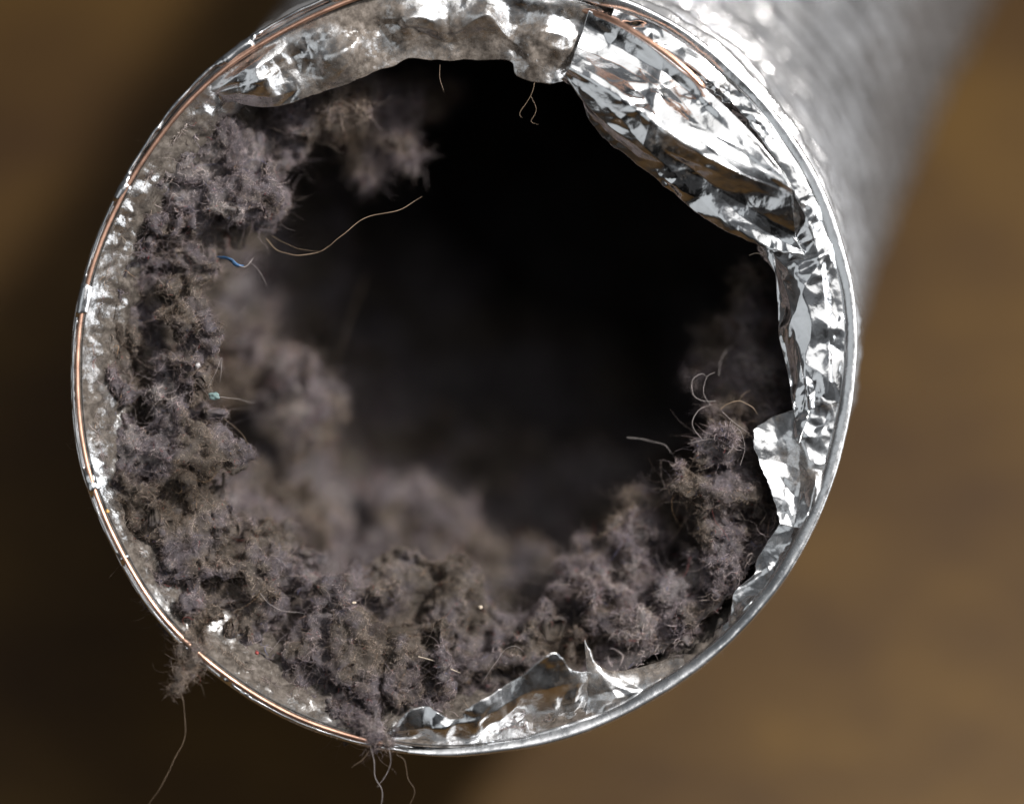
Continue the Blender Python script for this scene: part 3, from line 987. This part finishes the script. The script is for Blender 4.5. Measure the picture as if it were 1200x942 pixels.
def build_loose():
    G = "stray hairs in the lint"
    strand("stray_hair", "long tan hair arcing from the upper left clump into the dark hole",
           [(312, 280, -6), (325, 294, -5), (350, 299, -4), (375, 295, -4), (400, 276, -3), (430, 254, -3), (465, 247, -3), (494, 230, -4)], 0.13, M_HAIR, group=G, seed=1)
    strand("stray_hair", "finer hair running beside the long tan one",
           [(318, 277, -6), (345, 290, -5), (372, 294, -4), (385, 288, -4)], 0.06, M_HAIR, group=G, seed=2)
    strand("stray_hair", "faint straight hair leaning deep in the hole", [(392, 430, -30), (412, 370, -32), (432, 315, -36)], 0.035, M_HAIR, group=G, seed=3, wob=0.1)
    strand("stray_hair", "short curled hair hanging under the top foil", [(628, 92, -4), (622, 112, -4), (610, 132, -4), (612, 139, -4)], 0.08, M_HAIR, group=G, seed=4)
    strand("stray_hair", "hooked hair beside the short curl under the top foil", [(623, 114, -4), (628, 128, -4), (622, 142, -4), (630, 146, -4)], 0.06, M_HAIR, group=G, seed=5)
    strand("stray_hair", "fine hair hanging straight down from the dusty foil edge", [(516, 76, -3.5), (516, 92, -3.5), (521, 108, -3.5)], 0.07, M_HAIR, group=G, seed=6)
    strand("stray_hair", "looped hair above the right lint column", [(838, 470, -5), (824, 470, -5), (812, 462, -5), (812, 445, -5), (822, 438, -5), (828, 442, -5)], 0.07, M_THREAD, group=G, seed=7)
    strand("stray_hair", "arched hair rising from the right lint column", [(832, 474, -5), (824, 458, -5), (828, 442, -5), (838, 436, -5)], 0.06, M_THREAD, group=G, seed=8)
    strand("stray_hair", "hair bridging left of the right lint column", [(735, 512, -8), (758, 516, -8), (778, 521, -7), (788, 532, -7)], 0.07, M_THREAD, group=G, seed=9)
    strand("stray_hair", "curled frayed thread at the top of the right lint column", [(846, 480, -4), (852, 472, -4), (866, 470, -4), (880, 476, -4), (888, 486, -4)], 0.13, M_HAIR, "thread", group=G, seed=10, wob=0.6)
    strand("stray_hair", "thin hair crossing below the frayed thread", [(846, 482, -4), (860, 495, -4), (880, 508, -3.5)], 0.06, M_THREAD, group=G, seed=11)
    strand("stray_hair", "straight hair slanting across the pale tuft", [(700, 630, -10), (765, 592, -9), (808, 570, -8)], 0.06, M_HAIR, group=G, seed=12, wob=0.08)
    strand("stray_hair", "arched hair over the bottom bank, left of the standing tongue", [(565, 800, -4), (578, 780, -3), (590, 762, -3), (604, 756, -3), (616, 766, -4)], 0.05, M_THREAD, group=G, seed=13)
    strand("stray_hair", "bright short thread lying on the bottom lint", [(490, 769, -1.5), (508, 774, -1.5), (526, 782, -2), (540, 788, -3)], 0.16, M_CREAM, "thread", group=G, seed=14, wob=0.15)
    strand("stray_hair", "curved hair on the lower left lint mass", [(305, 695, -1), (316, 708, -0.5), (335, 716, -0.5), (355, 718, -1)], 0.06, M_THREAD, group=G, seed=15)
    strand("stray_hair", "upright fine hair over the teal pellet", [(244, 455, -2), (252, 438, -1.5), (260, 420, -2), (258, 448, -2)], 0.045, M_THREAD, group=G, seed=16)
    strand("stray_hair", "fine hair reaching right from the teal pellet", [(252, 464, -2), (275, 467, -4), (300, 472, -8)], 0.05, M_THREAD, group=G, seed=17)
    strand("stray_hair", "bent hair in the dark pit below the teal pellet", [(262, 490, -4), (285, 510, -5), (300, 543, -6), (312, 528, -6)], 0.05, M_HAIR, group=G, seed=18)
    strand("stray_hair", "long thin hair dangling outside the rim at the lower left", [(213, 806, 1), (215, 830, 1), (217, 860, 1), (205, 890, 1.5), (188, 922, 2), (172, 946, 2)], 0.06, M_HAIR, group=G, seed=19)
    strand("stray_hair", "leftmost hair dangling under the bottom rim", [(432, 868, 1), (438, 890, 1), (440, 910, 1), (448, 926, 1), (447, 948, 1)], 0.07, M_THREAD, group=G, seed=20)
    strand("stray_hair", "crossing hair dangling under the bottom rim", [(456, 870, 1), (458, 890, 1), (452, 908, 1), (442, 922, 1)], 0.06, M_THREAD, group=G, seed=21)
    strand("stray_hair", "rightmost hair dangling under the bottom rim", [(464, 884, 1), (474, 892, 1), (478, 912, 1), (486, 926, 1), (480, 944, 1)], 0.05, M_HAIR, group=G, seed=22)
    strand("stray_hair", "short slanted hair under the bottom rim", [(432, 880, 1), (424, 890, 1), (412, 899, 1)], 0.05, M_HAIR, group=G, seed=23)
    strand("stray_hair", "short pale thread at the right end of the blue scrap", [(280, 311, -2.2), (288, 312, -2.2), (297, 303, -2.4)], 0.10, M_THREAD, "thread", group=G, seed=31, wob=0.3)
    strand("stray_hair", "fine hair dropping from the blue scrap", [(292, 306, -2.4), (304, 318, -3), (312, 336, -4)], 0.04, M_THREAD, group=G, seed=32)
    strand("stray_hair", "fine hair arching over the top of the right lint column", [(826, 520, -5), (812, 500, -4.5), (818, 482, -4.5), (834, 474, -4.5)], 0.06, M_THREAD, group=G, seed=33)
    strand("stray_hair", "near horizontal hair crossing the top of the right lint column", [(806, 520, -4), (828, 515, -3.5), (850, 513, -3.5)], 0.05, M_THREAD, group=G, seed=34, wob=0.12)
    strand("stray_hair", "upright wavy hair at the frayed thread's left end", [(868, 545, -3), (873, 525, -3), (868, 506, -3), (858, 498, -3)], 0.05, M_THREAD, group=G, seed=35)
    strand("stray_hair", "short frayed strand sticking up from the frayed thread", [(866, 471, -4), (872, 462, -4), (880, 457, -4)], 0.05, M_HAIR, group=G, seed=36)
    strand("stray_hair", "faint loose hair rising deep behind the right column", [(842, 440, -9), (848, 415, -11), (866, 398, -13)], 0.05, M_THREAD, group=G, seed=37)
    strand("stray_hair", "pale thread tuft end under the big foil tongue", [(878, 299, -4), (888, 297, -3.5), (900, 302, -4)], 0.14, M_CREAM, "thread", group=G, seed=38, wob=0.4)
    # wisps
    lint_clump("small grey lint wisp poking out over the lower left rim", [(228, 765, 0.2, 1.5), (222, 780, 0.8, 1.3), (212, 792, 1.0, 1.2), (206, 806, 1.1, 0.8), (233, 752, -0.5, 1.3)], 301, 26, 0.3, 12, (0.9, 3.0), (0.008, 0.018), 0.25, "lint_wisp", 0.5, "lint wisps over the rim")
    lint_clump("thin pale lint wisp spilling over the bottom rim", [(425, 850, 0, 1.3), (440, 862, 0.6, 1.2), (455, 870, 0.6, 0.8), (412, 845, -0.6, 1.4)], 302, 26, 0.3, 12, (0.9, 3.2), (0.008, 0.018), 0.25, "lint_wisp", 0.5, "lint wisps over the rim")
    lint_clump("small lint ball left of the right lint column", [(797, 548, -6, 1.2)], 303, 40, 0.25, 14, (0.8, 2.2), (0.014, 0.03), 0.6, "lint_ball", 0.4, "lint balls")
    lint_clump("small lint ball at the top of the right lint column", [(852, 513, -3, 1.2)], 304, 40, 0.25, 14, (0.8, 2.2), (0.014, 0.03), 0.6, "lint_ball", 0.4, "lint balls")
    # scraps
    V = resample([at(254, 301, -3), at(262, 302, -2.2), at(270, 305, -2), at(278, 311, -2.2), at(286, 312, -2.4)], 24)
    w = np.interp(np.arange(24), [0, 8, 16, 23], [0.06, 0.25, 0.32, 0.1])
    side = np.array([0.25, 0.8, 0.55])
    P = np.concatenate([V - side * w[:, None], V, V + side * w[:, None]])
    P += 0.15 * np.stack([noise3(P / 0.8, 80 + k) for k in range(3)], 1)
    base = V[12]
    o = put("plastic_scrap", new_mesh("plastic_scrap", (P - base) * MM, grid_faces(3, 24), M_BLUE), None, base)
    so = o.modifiers.new("thickness", 'SOLIDIFY'); so.thickness = 0.06 * MM
    tag(o, "tiny blue plastic scrap under the upper left clump", "scrap")
    lump("lint_pellet", "tiny teal pellet on the left lint mass", 251, 464, -2.5, (0.7, 0.5, 0.5), M_TEAL, "pellet", 5)
    lump("bead", "tiny white bead on the left lint mass", 232, 428, -0.4, (0.30, 0.28, 0.28), M_WHITE, "bead", 6)
    lump("crumb", "tiny amber crumb beside the copper wire", 126, 599, -0.4, (0.22, 0.25, 0.2), M_AMBER, "crumb", 7, "crumbs in the lint")
    lump("crumb", "cream crumb on the bottom lint bank", 415, 706, -3.5, (0.30, 0.16, 0.2), M_CREAM, "crumb", 8, "crumbs in the lint")
    lump("crumb", "pale crumb at the far edge of the bottom lint bank", 563, 711, -6, (0.28, 0.22, 0.25), M_CREAM, "crumb", 9, "crumbs in the lint")
    lump("crumb", "tiny red speck on the lower foil", 301, 765, -1, (0.25, 0.22, 0.2), M_RED, "crumb", 10, "crumbs in the lint")


build_loose()
print("FIBRES", TOTAL)
